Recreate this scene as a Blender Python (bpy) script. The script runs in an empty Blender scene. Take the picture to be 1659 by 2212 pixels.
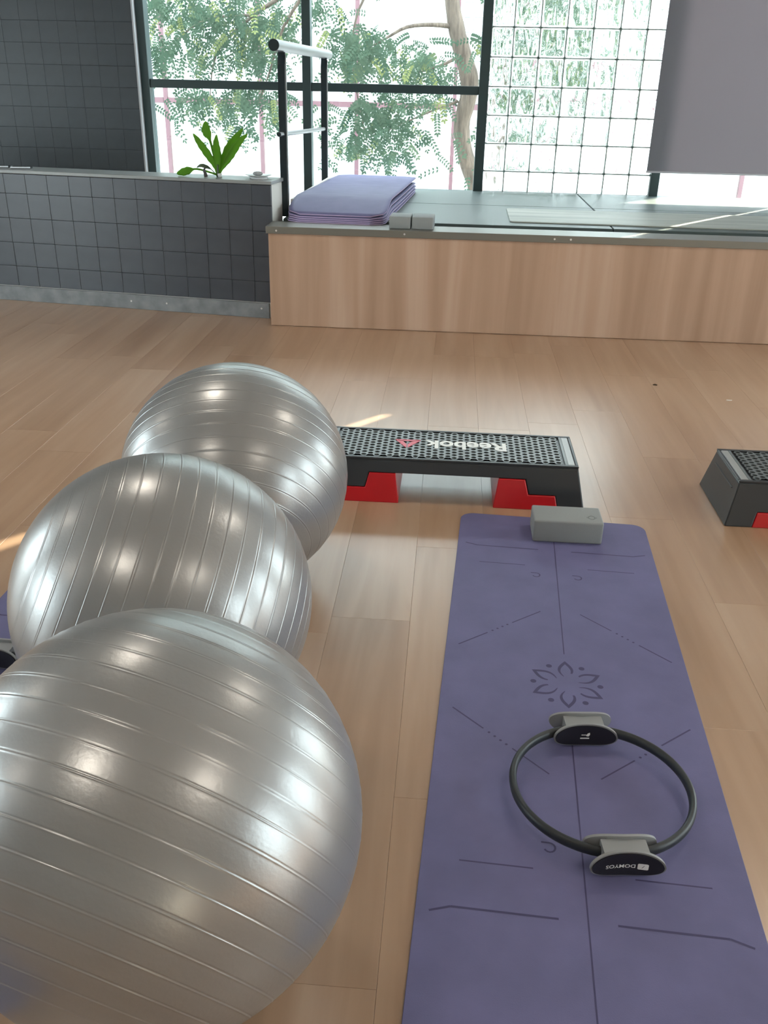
import bpy, bmesh, math, random
from mathutils import Vector, Matrix
random.seed(7)
sc = bpy.context.scene
COL = sc.collection

# ------------------------------------------------------------------ camera
CAM_H = 1.35
cam = bpy.data.cameras.new('camera')
cam.sensor_fit = 'HORIZONTAL'; cam.sensor_width = 36.0
cam.lens = 36.0 * 1960.7 / 1659.0
cam.clip_start = 0.05; cam.clip_end = 200
camo = bpy.data.objects.new('camera', cam); COL.objects.link(camo)
def cam_basis(p, r, yaw):
    rt = Vector((1, 0, 0)); fw = Vector((0, math.cos(p), -math.sin(p))); up = Vector((0, math.sin(p), math.cos(p)))
    r2 = rt * math.cos(r) + up * math.sin(r); u2 = up * math.cos(r) - rt * math.sin(r)
    M = Matrix.Rotation(yaw, 3, 'Z')
    return M @ r2, M @ u2, M @ fw
RT, UP, FW = cam_basis(0.4454, 0.0226, 0.0649)
m = Matrix.Identity(4)
for i in range(3):
    m[i][0] = RT[i]; m[i][1] = UP[i]; m[i][2] = -FW[i]
m[2][3] = CAM_H
camo.matrix_world = m
sc.camera = camo

# ------------------------------------------------------------------ world, sun, exposure
world = bpy.data.worlds.new('sky'); sc.world = world; world.use_nodes = True
wn = world.node_tree.nodes; wl = world.node_tree.links
bg = wn['Background']; bg.inputs[0].default_value = (0.87, 0.94, 1.0, 1); bg.inputs[1].default_value = 7.5
sun = bpy.data.lights.new('sun', 'SUN'); sun.energy = 40.0; sun.angle = 0.01; sun.color = (1.0, 0.86, 0.68)
suno = bpy.data.objects.new('sun', sun); COL.objects.link(suno)
SUN_DIR = Vector((0.600, 0.746, 0.286)).normalized()
suno.rotation_euler = SUN_DIR.to_track_quat('Z', 'Y').to_euler()
suno.location = (8, 11, 6)
vs = sc.view_settings
vs.view_transform = 'Standard'; vs.look = 'None'; vs.exposure = 0.62; vs.gamma = 1.0; vs.use_curve_mapping = False
sc.cycles.use_denoising = True
sc.cycles.max_bounces = 8; sc.cycles.transparent_max_bounces = 12; sc.cycles.transmission_bounces = 8
sc.cycles.diffuse_bounces = 4; sc.cycles.sample_clamp_indirect = 6.0

# ------------------------------------------------------------------ materials
MATS = {}
def mat(name, color=(.5, .5, .5), rough=.5, metal=0.0, spec=.5, **kw):
    if name in MATS: return MATS[name]
    mt = bpy.data.materials.new(name); mt.use_nodes = True
    nt = mt.node_tree; b = nt.nodes['Principled BSDF']
    b.inputs['Base Color'].default_value = (*color, 1); b.inputs['Roughness'].default_value = rough
    b.inputs['Metallic'].default_value = metal; b.inputs['Specular IOR Level'].default_value = spec
    for k, v in kw.items(): b.inputs[k.replace('_', ' ')].default_value = v
    MATS[name] = mt
    return mt
def nodes(mt):
    nt = mt.node_tree; return nt, nt.nodes, nt.links, nt.nodes['Principled BSDF']
def add_bump(mt, scale=200, strength=.2, dist=.001, coord='Object', stretch=(1, 1, 1), detail=2):
    nt, N, L, b = nodes(mt)
    tc = N.new('ShaderNodeTexCoord'); mp = N.new('ShaderNodeMapping'); mp.inputs['Scale'].default_value = stretch
    nz = N.new('ShaderNodeTexNoise'); nz.inputs['Scale'].default_value = scale; nz.inputs['Detail'].default_value = detail
    bp = N.new('ShaderNodeBump'); bp.inputs['Strength'].default_value = strength; bp.inputs['Distance'].default_value = dist
    L.new(tc.outputs[coord], mp.inputs[0]); L.new(mp.outputs[0], nz.inputs['Vector']); L.new(nz.outputs['Fac'], bp.inputs['Height'])
    L.new(bp.outputs[0], b.inputs['Normal']); return mt
def add_mottle(mt, c1, c2, scale=8, detail=4, coord='Object', stretch=(1, 1, 1), lo=.3, hi=.7):
    nt, N, L, b = nodes(mt)
    tc = N.new('ShaderNodeTexCoord'); mp = N.new('ShaderNodeMapping'); mp.inputs['Scale'].default_value = stretch
    nz = N.new('ShaderNodeTexNoise'); nz.inputs['Scale'].default_value = scale; nz.inputs['Detail'].default_value = detail
    rp = N.new('ShaderNodeValToRGB'); rp.color_ramp.elements[0].color = (*c1, 1); rp.color_ramp.elements[1].color = (*c2, 1)
    rp.color_ramp.elements[0].position = lo; rp.color_ramp.elements[1].position = hi
    L.new(tc.outputs[coord], mp.inputs[0]); L.new(mp.outputs[0], nz.inputs['Vector']); L.new(nz.outputs['Fac'], rp.inputs[0])
    L.new(rp.outputs[0], b.inputs['Base Color']); return mt
def wood(name, c_dark, c_mid, c_light, rough, along='Y', rand=True, tone=.12, gscale=1.0, bump=.04, spec=.5):
    mt = mat(name, c_mid, rough, 0, spec)
    nt, N, L, b = nodes(mt)
    tc = N.new('ShaderNodeTexCoord'); mp = N.new('ShaderNodeMapping')
    s = {'Y': (16, 1.1, 16), 'Z': (16, 16, .7), 'X': (1.1, 16, 16)}[along]
    mp.inputs['Scale'].default_value = [v * gscale for v in s]
    nz = N.new('ShaderNodeTexNoise'); nz.noise_dimensions = '4D'; nz.inputs['Scale'].default_value = 1.0; nz.inputs['Detail'].default_value = 5; nz.inputs['Distortion'].default_value = .6
    nz2 = N.new('ShaderNodeTexNoise'); nz2.noise_dimensions = '4D'; nz2.inputs['Scale'].default_value = .22; nz2.inputs['Detail'].default_value = 3; nz2.inputs['Distortion'].default_value = 1.2
    L.new(tc.outputs['Object'], mp.inputs[0]); L.new(mp.outputs[0], nz.inputs['Vector']); L.new(mp.outputs[0], nz2.inputs['Vector'])
    oi = N.new('ShaderNodeObjectInfo')
    mul = N.new('ShaderNodeMath'); mul.operation = 'MULTIPLY'; mul.inputs[1].default_value = 37.0 if rand else 0.0
    L.new(oi.outputs['Random'], mul.inputs[0]); L.new(mul.outputs[0], nz.inputs['W']); L.new(mul.outputs[0], nz2.inputs['W'])
    mx = N.new('ShaderNodeMath'); mx.operation = 'MULTIPLY_ADD'; mx.inputs[1].default_value = .45
    add = N.new('ShaderNodeMath'); add.operation = 'MULTIPLY'; add.inputs[1].default_value = .55
    L.new(nz2.outputs['Fac'], add.inputs[0]); L.new(nz.outputs['Fac'], mx.inputs[0]); L.new(add.outputs[0], mx.inputs[2])
    rp = N.new('ShaderNodeValToRGB'); e = rp.color_ramp.elements
    e[0].position = .34; e[0].color = (*c_dark, 1); e[1].position = .66; e[1].color = (*c_light, 1)
    e2 = e.new(.5); e2.color = (*c_mid, 1)
    L.new(mx.outputs[0], rp.inputs[0])
    hs = N.new('ShaderNodeHueSaturation')
    mr = N.new('ShaderNodeMapRange'); mr.inputs['To Min'].default_value = 1 - tone; mr.inputs['To Max'].default_value = 1 + tone
    if rand:
        L.new(oi.outputs['Random'], mr.inputs['Value']); L.new(mr.outputs[0], hs.inputs['Value'])
    L.new(rp.outputs[0], hs.inputs['Color']); L.new(hs.outputs[0], b.inputs['Base Color'])
    bp = N.new('ShaderNodeBump'); bp.inputs['Strength'].default_value = bump; bp.inputs['Distance'].default_value = .002
    L.new(nz.outputs['Fac'], bp.inputs['Height']); L.new(bp.outputs[0], b.inputs['Normal'])
    return mt
def glass_pane(name, tint=(.95, .99, .975), refl=.06):
    mt = bpy.data.materials.new(name); mt.use_nodes = True; nt = mt.node_tree; N = nt.nodes; L = nt.links
    N.remove(N['Principled BSDF']); out = N['Material Output']
    t = N.new('ShaderNodeBsdfTransparent'); t.inputs[0].default_value = (*tint, 1)
    g = N.new('ShaderNodeBsdfGlossy'); g.inputs['Roughness'].default_value = .02
    mx = N.new('ShaderNodeMixShader'); mx.inputs[0].default_value = refl
    L.new(t.outputs[0], mx.inputs[1]); L.new(g.outputs[0], mx.inputs[2]); L.new(mx.outputs[0], out.inputs[0])
    MATS[name] = mt; return mt
def translucent(name, c, ct, fac, rough=.8):
    mt = bpy.data.materials.new(name); mt.use_nodes = True; nt = mt.node_tree; N = nt.nodes; L = nt.links
    N.remove(N['Principled BSDF']); out = N['Material Output']
    d = N.new('ShaderNodeBsdfDiffuse'); d.inputs[0].default_value = (*c, 1)
    t = N.new('ShaderNodeBsdfTranslucent'); t.inputs[0].default_value = (*ct, 1)
    mx = N.new('ShaderNodeMixShader'); mx.inputs[0].default_value = fac
    L.new(d.outputs[0], mx.inputs[1]); L.new(t.outputs[0], mx.inputs[2]); L.new(mx.outputs[0], out.inputs[0])
    MATS[name] = mt; return mt
def emission(name, c, s):
    mt = bpy.data.materials.new(name); mt.use_nodes = True; nt = mt.node_tree; N = nt.nodes; L = nt.links
    N.remove(N['Principled BSDF']); e = N.new('ShaderNodeEmission'); e.inputs[0].default_value = (*c, 1); e.inputs[1].default_value = s
    L.new(e.outputs[0], N['Material Output'].inputs[0]); MATS[name] = mt; return mt

FLOOR = wood('floor_oak', (.34, .205, .125), (.425, .275, .18), (.495, .345, .242), .29, 'Y', True, .03, spec=.95)
PANEL = wood('bench_oak', (.33, .20, .13), (.46, .30, .212), (.57, .405, .31), .5, 'Z', False, 0, .55)
WALLTILE = mat('wall_tile', (.05, .057, .073), .3); add_mottle(WALLTILE, (.045, .051, .066), (.056, .064, .08), 9, 4)
WALLTILE_SHADE = mat('wall_tile_shade', (.026, .034, .043), .38); add_mottle(WALLTILE_SHADE, (.023, .030, .038), (.030, .039, .049), 9, 4)  # copy of the wall tile, darkened to stand in for weaker light there
GROUT = mat('grout', (.035, .04, .046), .7)
SKIRT = mat('grey_skirting', (.2, .21, .225), .45); add_mottle(SKIRT, (.15, .16, .175), (.24, .25, .265), 14, 5)
CAP = mat('cap_grey', (.24, .255, .26), .3)
WHITE = mat('white_paint', (.72, .71, .68), .6)
CEIL = mat('ceiling_paint', (.38, .38, .37), .8)
WALLP = mat('wall_paint', (.42, .41, .40), .8)
FRAME = mat('frame_dark', (.022, .045, .048), .4)
FRAMEG = mat('frame_grey', (.16, .16, .18), .45)
ALU = mat('aluminium', (.62, .63, .66), .28, 1.0)
REVEAL = mat('reveal_grey', (.42, .43, .46), .35)
CHROME = mat('steel_rail', (.30, .295, .31), .35, .85)
BLACKM = mat('black_steel', (.006, .016, .022), .35)
TRIM = mat('trim_metal', (.19, .185, .165), .36, .35)
BLACK = mat('black_gap', (.006, .006, .008), .6)
RUBTILE = mat('rubber_tile', (.075, .1, .1), .42); add_bump(RUBTILE, 160, .25, .001)
SCREW = mat('screw_head', (.8, .8, .8), .3, .6)
PURPLE = mat('mat_purple', (.14, .136, .275), .62, 0, .35); add_mottle(PURPLE, (.128, .125, .25), (.153, .148, .295), 9, 5); add_bump(PURPLE, 420, .35, .0006)
PURPLE_EDGE = mat('mat_purple_edge', (.42, .33, .52), .7)
PRINT = mat('mat_print', (.048, .043, .12), .6)
WOODMAT = wood('wood_print_mat', (.2, .21, .2), (.33, .35, .32), (.45, .46, .42), .5, 'X', False, 0, 1.6)
BLOCKM = mat('foam_grey', (.26, .275, .28), .75); add_bump(BLOCKM, 300, .3, .0008)
BLOCKD = mat('foam_mark', (.1, .105, .11), .7)
STEPBLK = mat('step_black', (.028, .032, .038), .38); add_bump(STEPBLK, 500, .12, .0004)
TREAD = mat('step_tread', (.10, .115, .12), .33)
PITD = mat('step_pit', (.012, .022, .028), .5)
STEPEND = mat('step_end_plate', (.30, .31, .31), .3)
RED = mat('step_red', (.50, .008, .014), .3)
LOGOW = mat('logo_white', (.78, .79, .78), .4)
LOGOR = mat('logo_red', (.62, .06, .11), .4)
RINGM = mat('ring_rubber', (.022, .027, .032), .42)
PADG = mat('pad_grey', (.27, .28, .29), .4)
PADB = mat('pad_black', (.009, .009, .016), .5); add_bump(PADB, 500, .25, .0005)
LEAFM = translucent('plant_leaf', (.14, .31, .045), (.24, .46, .06), .5)
STEMM = mat('plant_stem', (.06, .09, .05), .5)
WOODDK = mat('driftwood', (.07, .065, .06), .8)
PORC = mat('porcelain', (.72, .74, .75), .25)
STONE = mat('pebble', (.30, .31, .32), .7); add_mottle(STONE, (.22, .23, .24), (.4, .41, .42), 30, 4)
BLIND = translucent('blind_fabric', (.30, .29, .32), (.17, .16, .185), .5)
BLINDBAR = mat('blind_bar', (.42, .4, .44), .5)
FACADE = translucent('facade_panel', (.55, .6, .61), (.5, .55, .56), .15)
MAROON = mat('maroon_frame', (.12, .06, .075), .5)
FBLOCK = mat('facade_block', (.52, .55, .56), .4)
GROUND = mat('paving', (.62, .61, .58), .9); add_mottle(GROUND, (.56, .55, .52), (.68, .67, .64), 3, 5)
BARK = mat('bark', (.15, .12, .1), .9); add_mottle(BARK, (.07, .055, .045), (.17, .135, .11), 9, 6, 'Object', (3, 3, .6)); add_bump(BARK, 14, .8, .03, 'Object', (3, 3, .7), 6)
PANE = glass_pane('window_glass')
LAMP = emission('lamp_diffuser', (1.0, .91, .78), 26)
LAMPH = mat('lamp_housing', (.7, .7, .68), .5)
DEVICE = mat('device_black', (.01, .012, .02), .2)
DEVEDGE = mat('device_edge', (.75, .8, .85), .3)
CRUMB = mat('crumb', (.05, .03, .015), .9)
CRUMBW = mat('paper_bit', (.8, .78, .74), .8)

# leaf material with per-leaf colour attribute
LEAVES = bpy.data.materials.new('tree_leaves'); LEAVES.use_nodes = True
def _lv():
    nt = LEAVES.node_tree; N = nt.nodes; L = nt.links; N.remove(N['Principled BSDF'])
    at = N.new('ShaderNodeAttribute'); at.attribute_name = 'tone'
    rp = N.new('ShaderNodeValToRGB'); e = rp.color_ramp.elements
    e[0].color = (.045, .085, .06, 1); e[1].color = (.21, .24, .10, 1); e[1].position = 1
    k = e.new(.75); k.color = (.09, .135, .095, 1)
    L.new(at.outputs['Fac'], rp.inputs[0])
    d = N.new('ShaderNodeBsdfDiffuse'); t = N.new('ShaderNodeBsdfTranslucent'); mx = N.new('ShaderNodeMixShader'); mx.inputs[0].default_value = .5
    L.new(rp.outputs[0], d.inputs[0]); L.new(rp.outputs[0], t.inputs[0])
    L.new(d.outputs[0], mx.inputs[1]); L.new(t.outputs[0], mx.inputs[2]); L.new(mx.outputs[0], N['Material Output'].inputs[0])
_lv()

# glass blocks: clear wavy glass
GLASSB = bpy.data.materials.new('glass_block'); GLASSB.use_nodes = True
def _gb():
    nt = GLASSB.node_tree; N = nt.nodes; L = nt.links; N.remove(N['Principled BSDF'])
    g = N.new('ShaderNodeBsdfGlass'); g.inputs['Color'].default_value = (.97, 1, .985, 1); g.inputs['Roughness'].default_value = .03; g.inputs['IOR'].default_value = 1.4
    tr = N.new('ShaderNodeBsdfTransparent'); tr.inputs[0].default_value = (.95, 1, .98, 1)
    mx = N.new('ShaderNodeMixShader'); mx.inputs[0].default_value = .92
    tc = N.new('ShaderNodeTexCoord'); oi = N.new('ShaderNodeObjectInfo')
    nz = N.new('ShaderNodeTexNoise'); nz.noise_dimensions = '4D'; nz.inputs['Scale'].default_value = 9; nz.inputs['Detail'].default_value = 1
    ml = N.new('ShaderNodeMath'); ml.operation = 'MULTIPLY'; ml.inputs[1].default_value = 20
    L.new(oi.outputs['Random'], ml.inputs[0]); L.new(ml.outputs[0], nz.inputs['W'])
    mp = N.new('ShaderNodeMapping'); mp.inputs['Scale'].default_value = (1.6, 1, .7)
    L.new(tc.outputs['Object'], mp.inputs[0]); L.new(mp.outputs[0], nz.inputs['Vector'])
    bp = N.new('ShaderNodeBump'); bp.inputs['Strength'].default_value = .6; bp.inputs['Distance'].default_value = .05
    L.new(nz.outputs['Fac'], bp.inputs['Height']); L.new(bp.outputs[0], g.inputs['Normal'])
    L.new(tr.outputs[0], mx.inputs[1]); L.new(g.outputs[0], mx.inputs[2]); L.new(mx.outputs[0], N['Material Output'].inputs[0])
_gb()
MORTAR = translucent('mortar', (.5, .57, .55), (.24, .29, .28), .5)

# silver vinyl of the balls
BALLM = mat('silver_vinyl', (.34, .342, .345), .31, .55, .5)
def _ball():
    nt, N, L, b = nodes(BALLM)
    tc = N.new('ShaderNodeTexCoord')
    nz = N.new('ShaderNodeTexNoise'); nz.inputs['Scale'].default_value = 150; nz.inputs['Detail'].default_value = 3
    nb = N.new('ShaderNodeTexNoise'); nb.inputs['Scale'].default_value = 5; nb.inputs['Detail'].default_value = 3
    ms = N.new('ShaderNodeMath'); ms.operation = 'MULTIPLY_ADD'; ms.inputs[1].default_value = 2.5
    L.new(tc.outputs['Object'], nz.inputs['Vector']); L.new(tc.outputs['Object'], nb.inputs['Vector'])
    L.new(nb.outputs['Fac'], ms.inputs[0]); L.new(nz.outputs['Fac'], ms.inputs[2])
    bp = N.new('ShaderNodeBump'); bp.inputs['Strength'].default_value = .16; bp.inputs['Distance'].default_value = .0012
    L.new(ms.outputs[0], bp.inputs['Height']); L.new(bp.outputs[0], b.inputs['Normal'])
_ball()

# ------------------------------------------------------------------ mesh helpers
class MB:
    def __init__(s): s.v = []; s.f = []
    def add(s, vs, fs):
        o = len(s.v); s.v += [tuple(p) for p in vs]; s.f += [tuple(i + o for i in f) for f in fs]; return s
    def box(s, x0, x1, y0, y1, z0, z1, M=None):
        vs = [Vector((x, y, z)) for z in (z0, z1) for y in (y0, y1) for x in (x0, x1)]
        if M: vs = [M @ p for p in vs]
        return s.add(vs, [(0, 2, 3, 1), (4, 5, 7, 6), (0, 1, 5, 4), (2, 6, 7, 3), (0, 4, 6, 2), (1, 3, 7, 5)])
    def tube(s, pts, rad, n=12, caps=True):
        pts = [Vector(p) for p in pts]; rs = rad if isinstance(rad, (list, tuple)) else [rad] * len(pts)
        rings = []; vs = []
        prev = None
        for i, p in enumerate(pts):
            t = (pts[min(i + 1, len(pts) - 1)] - pts[max(i - 1, 0)]).normalized()
            ref = prev if prev is not None else (Vector((0, 0, 1)) if abs(t.z) < .9 else Vector((1, 0, 0)))
            a = (ref - t * ref.dot(t)).normalized(); prev = a; b = t.cross(a)
            for k in range(n):
                q = 2 * math.pi * k / n; vs.append(p + (a * math.cos(q) + b * math.sin(q)) * rs[i])
        fs = [(i * n + k, i * n + (k + 1) % n, (i + 1) * n + (k + 1) % n, (i + 1) * n + k) for i in range(len(pts) - 1) for k in range(n)]
        if caps: fs += [tuple(range(n))[::-1], tuple(range((len(pts) - 1) * n, len(pts) * n))]
        return s.add(vs, fs)
    def prism(s, poly, fa, fb):
        n = len(poly); vs = [fa(*p) for p in poly] + [fb(*p) for p in poly]
        fs = [tuple(range(n)), tuple(range(n, 2 * n))[::-1]] + [(i, i + n, (i + 1) % n + n, (i + 1) % n) for i in range(n)]
        return s.add(vs, fs)
    def lathe(s, prof, n=32, c=(0, 0, 0)):
        vs = []; fs = []
        for r, z in prof:
            for k in range(n):
                q = 2 * math.pi * k / n; vs.append((c[0] + r * math.cos(q), c[1] + r * math.sin(q), c[2] + z))
        for i in range(len(prof) - 1):
            for k in range(n): fs.append((i * n + k, i * n + (k + 1) % n, (i + 1) * n + (k + 1) % n, (i + 1) * n + k))
        return s.add(vs, fs)
    def mesh(s, name, mt, smooth=False, bevel=0, seg=1, fix=True, angle=None):
        me = bpy.data.meshes.new(name); me.from_pydata(s.v, [], s.f); me.materials.append(mt)
        bm = bmesh.new(); bm.from_mesh(me)
        if fix: bmesh.ops.recalc_face_normals(bm, faces=bm.faces)
        if bevel:
            ed = [e for e in bm.edges if len(e.link_faces) == 2 and e.calc_face_angle(0) > .35]
            bmesh.ops.bevel(bm, geom=ed, offset=bevel, segments=seg, affect='EDGES', profile=.5, clamp_overlap=True)
        if smooth:
            for f in bm.faces: f.smooth = True
        if angle:
            for e in bm.edges:
                if len(e.link_faces) == 2 and e.calc_face_angle(0) > angle: e.smooth = False
        bm.to_mesh(me); bm.free(); me.update(); return me
    def build(s, name, mt, parent=None, loc=None, **k):
        return link(name, s.mesh(name, mt, **k), parent, loc)
def link(name, me, parent=None, loc=None):
    o = bpy.data.objects.new(name, me); COL.objects.link(o)
    if parent: o.parent = parent
    if loc: o.location = loc
    return o
def tag(o, label, cat, group=None):
    o['label'] = label; o['category'] = cat
    if group: o['group'] = group
    return o
def empty(name, loc=(0, 0, 0), rz=0):
    o = bpy.data.objects.new(name, None); COL.objects.link(o); o.location = loc; o.rotation_euler = (0, 0, rz); o.empty_display_size = .1
    return o
def struct(o): o['kind'] = 'structure'; return o
def copy_tree(o, parent=None):
    c = o.copy(); COL.objects.link(c); c.parent = parent
    for ch in list(o.children): copy_tree(ch, c)
    return c
def text_mesh(body, width, height, bold=0, extrude=.0006):
    cu = bpy.data.curves.new('t', 'FONT'); cu.body = body; cu.size = 1; cu.offset = bold; cu.extrude = 0.02; cu.resolution_u = 3
    o = bpy.data.objects.new('t', cu); COL.objects.link(o)
    bpy.context.view_layer.update()
    me = bpy.data.meshes.new_from_object(o.evaluated_get(bpy.context.evaluated_depsgraph_get()))
    bpy.data.objects.remove(o)
    xs = [v.co.x for v in me.vertices]; ys = [v.co.y for v in me.vertices]
    x0, x1, y0, y1 = min(xs), max(xs), min(ys), max(ys)
    for v in me.vertices:
        v.co = ((v.co.x - (x0 + x1) / 2) / (x1 - x0) * width, (v.co.y - (y0 + y1) / 2) / (y1 - y0) * height, v.co.z / .02 * extrude)
    return me

# ================================================================== room shell
BY = 5.333           # bench front
HB = .575            # bench top
YW = 7.55            # window plane
CZ = 3.0             # ceiling
XL, XR, YB = -6.4, 5.4, -4.2

floor = MB().box(XL, XR, YB, YW + .1, -.12, -.006).build('floor', mat('floor_base', (.3, .19, .1), .7)); struct(floor)
PW, PL = .218, 1.128
def plank_mesh(w, l):
    return MB().box(-w / 2 + .00015, w / 2 - .00015, -l / 2 + .00015, l / 2 - .00015, -.008, 0).mesh('plank', FLOOR, bevel=.0005)
PM = plank_mesh(PW, PL)
phase = {}
rest = MB()
ncol0 = int((XL + .06) / PW) - 1
for c in range(ncol0, int((XR + .06) / PW) + 1):
    xc = -.06 - PW / 2 + PW * (c + 1)
    if xc - PW / 2 < XL or xc + PW / 2 > XR: continue
    ph = {-1: 1.005, 1: 3.70, 0: 1.45}.get(c, random.random() * PL)
    k0 = math.floor((YB - ph) / PL)
    y = ph + k0 * PL
    while y < YW:
        ya, yb = max(y, YB), min(y + PL, 5.9 if -4.2 < xc < 3.4 else YW)
        y += PL
        if yb - ya < .02: continue
        vis = -3.7 < xc < 2.9 and yb > .15
        if vis:
            me = PM if yb - ya > PL - .001 else plank_mesh(PW, yb - ya)
            link('plank', me, floor, (xc, (ya + yb) / 2, 0))
        else:
            rest.box(xc - PW / 2 + .0006, xc + PW / 2 - .0006, ya, yb - .001, -.008, 0)
ro = rest.build('plank_field', FLOOR, floor); ro['kind'] = 'stuff'

struct(MB().box(XL - .2, XR + .2, YB - .2, YW + .3, CZ, CZ + .2).build('ceiling', CEIL))
struct(MB().box(XL - .2, XR + .2, YB - .2, YB, 0, CZ).build('wall_rear', WALLP))

# side walls with full-height glazed openings (their light shows in the silver balls)
def side_wall(name, x0, x1, holes, n0):
    mb = MB(); ys = YB
    for a, b in holes:
        mb.box(x0, x1, ys, a, 0, CZ); mb.box(x0, x1, a, b, 2.2, CZ); ys = b
    mb.box(x0, x1, ys, YW + .3, 0, CZ)
    struct(mb.build(name, WALLP))
    xm = (x0 + x1) / 2
    for i, (a, b) in enumerate(holes):
        w = struct(empty('window_%d' % (n0 + i), (xm, (a + b) / 2, 0))); h = (b - a) / 2
        fr = MB(); fr.box(-.03, .03, -h, -h + .05, 0, 2.2); fr.box(-.03, .03, h - .05, h, 0, 2.2); fr.box(-.03, .03, -h + .05, h - .05, 0, .05); fr.box(-.03, .03, -h + .05, h - .05, 2.15, 2.2)
        fr.build('window_frame', FRAME, w)
        MB().box(-.004, .004, -h + .05, h - .05, .05, 2.15).build('pane', PANE, w)
side_wall('wall_right', XR, XR + .2, [(-1.0, .5), (1.7, 3.1), (4.6, 6.4)], 6)
side_wall('wall_left', XL - .2, XL, [(-.6, 1.6), (3.0, 4.6)], 9)

# ---- back wall: tiled part on the left, shade put into its tile colour
WX = -2.43           # its right edge
YT = 7.45
wb = struct(MB().box(XL, WX, YT + .008, YW + .3, 0, CZ).build('wall_back', GROUT))
TP = .1425; RP = .147
tile = MB().box(-TP / 2 + .0004, TP / 2 - .0004, -.008, .012, -RP / 2 + .0003, RP / 2 - .0003).mesh('tile', WALLTILE_SHADE, bevel=.001)
ncol = 12; zrow0 = .66 - RP
for i in range(ncol):
    for k in range(11):
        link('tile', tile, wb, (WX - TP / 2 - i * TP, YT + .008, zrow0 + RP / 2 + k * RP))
up = MB(); z0t = zrow0 + 11 * RP
for i in range(28):
    for k in range(21):
        z = zrow0 + RP / 2 + (k - 4) * RP
        if i < ncol and 0 <= k - 4 < 11 or z < .05 or z > CZ - .05: continue
        x = WX - TP / 2 - i * TP
        if x < XL: continue
        up.box(x - TP / 2 + .001, x + TP / 2 - .001, YT, YT + .02, z - RP / 2 + .001, z + RP / 2 - .001)
uo = up.build('tile_field', WALLTILE_SHADE, wb); uo['kind'] = 'stuff'
rv = MB(); rv.box(WX, WX + .012, YT - .004, YW + .05, 0, CZ); rv.build('reveal_strip', REVEAL, wb)
# wall header over the windows, wall below them behind the bench
struct(MB().box(WX + .01, XR, YW - .06, YW + .2, 2.88, CZ).build('wall_back_header', WALLP))
struct(MB().box(-1.113, XR, YW - .03, YW + .2, 0, HB - .045).build('wall_back_sill', WALLP))
struct(MB().box(WX + .014, -1.113, YW - .03, YW + .2, 0, .06).build('wall_back_plinth', WALLP))

# ---- windows
def window(n, x0, x1, mull_l, mull_r, transom=True, glass=True, fm=None, zb=HB - .045):
    fm = fm or FRAME
    w = struct(empty('window_%d' % n, ((x0 + x1) / 2, YW, 0))); c = (x0 + x1) / 2
    zt = 2.88
    for a, b in (mull_l, mull_r):
        if b > a: MB().box(a - c, b - c, -.05, .05, zb, zt).build('mullion', fm, w, bevel=.003)
    if transom:
        MB().box(x0 - c, x1 - c, -.035, .035, 1.252, 1.312).build('transom', fm, w, bevel=.003)
        MB().box(x0 - c, x1 - c, -.035, .035, 2.30, 2.36).build('transom', fm, w, bevel=.003)
    MB().box(x0 - c, x1 - c, -.035, .035, zb, zb + .04).build('window_sill', fm, w)
    if glass:
        for a, b in ((zb + .04, 1.252), (1.312, 2.30), (2.36, zt)) if transom else ((zb + .04, zt),):
            MB().box(x0 - c, x1 - c, -.004, .004, a, b).build('pane', PANE, w)
    return w
window(1, -2.355, -1.178, (-2.418, -2.355), (-1.178, -1.113), zb=.06)
window(2, -1.113, .150, (0, 0), (.150, .222))
w3 = window(3, .222, 1.500, (0, 0), (1.500, 1.568), transom=False, glass=False, fm=None)
window(4, 1.568, 2.84, (0, 0), (2.84, 2.91), transom=False)
window(5, 2.91, 4.2, (0, 0), (4.2, 4.27))
struct(MB().box(4.27, XR, YW - .05, YW + .2, HB - .05, 2.88).build('wall_back_right', WALLP))
# glass blocks in window 3
GP, GR = .191, .1972
gb = MB().box(-.0908, .0908, -.04, .04, -.0938, .0938).mesh('glass_block', GLASSB, bevel=.011, seg=3, smooth=True)
c3 = (.222 + 1.5) / 2
mo = MB()
for k in range(-1, 12):
    z = .722 + k * GR
    if z > HB: mo.box(.222 - c3, 1.5 - c3, -.03, .03, z - .0045, z + .0045)
for i in range(7):
    x = .3815 + i * GP
    if x < 1.49:
        for k in range(-1, 12):
            za, zb_ = .722 + k * GR + .0045, .722 + (k + 1) * GR - .0045
            za = max(za, HB)
            mo.box(x - c3 - .0045, x - c3 + .0045, -.03, .03, za, min(zb_, 2.88))
mo.build('mortar_grid', MORTAR, w3)
dn = MB()
for i in range(7):
    for k in range(0, 11):
        x = .3815 + i * GP
        if x < 1.45: dn.box(x - c3 - .004, x - c3 + .004, -.043, -.03, .722 + k * GR - .004, .722 + k * GR + .004)
dn.build('joint_spacers', mat('spacer_green', (.05, .1, .09), .6), w3)
for i in range(-1, 7):
    for k in range(-1, 11):
        xa, xb = max(.3815 + i * GP, .222), min(.3815 + (i + 1) * GP, 1.5)
        za, zb_ = max(.722 + k * GR, HB - .003), .722 + (k + 1) * GR
        if xb - xa > .17 and zb_ - za > .17:
            link('glass_block', gb, w3, ((xa + xb) / 2 - c3, 0, (za + zb_) / 2))
        elif xb - xa > .03:
            MB().box(-(xb - xa) / 2 + .0045, (xb - xa) / 2 - .0045, -.04, .04, -(zb_ - za) / 2 + .0045, (zb_ - za) / 2 - .0045).build('glass_block', GLASSB, w3, ((xa + xb) / 2 - c3, 0, (za + zb_) / 2), bevel=.01, seg=3, smooth=True)

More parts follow.
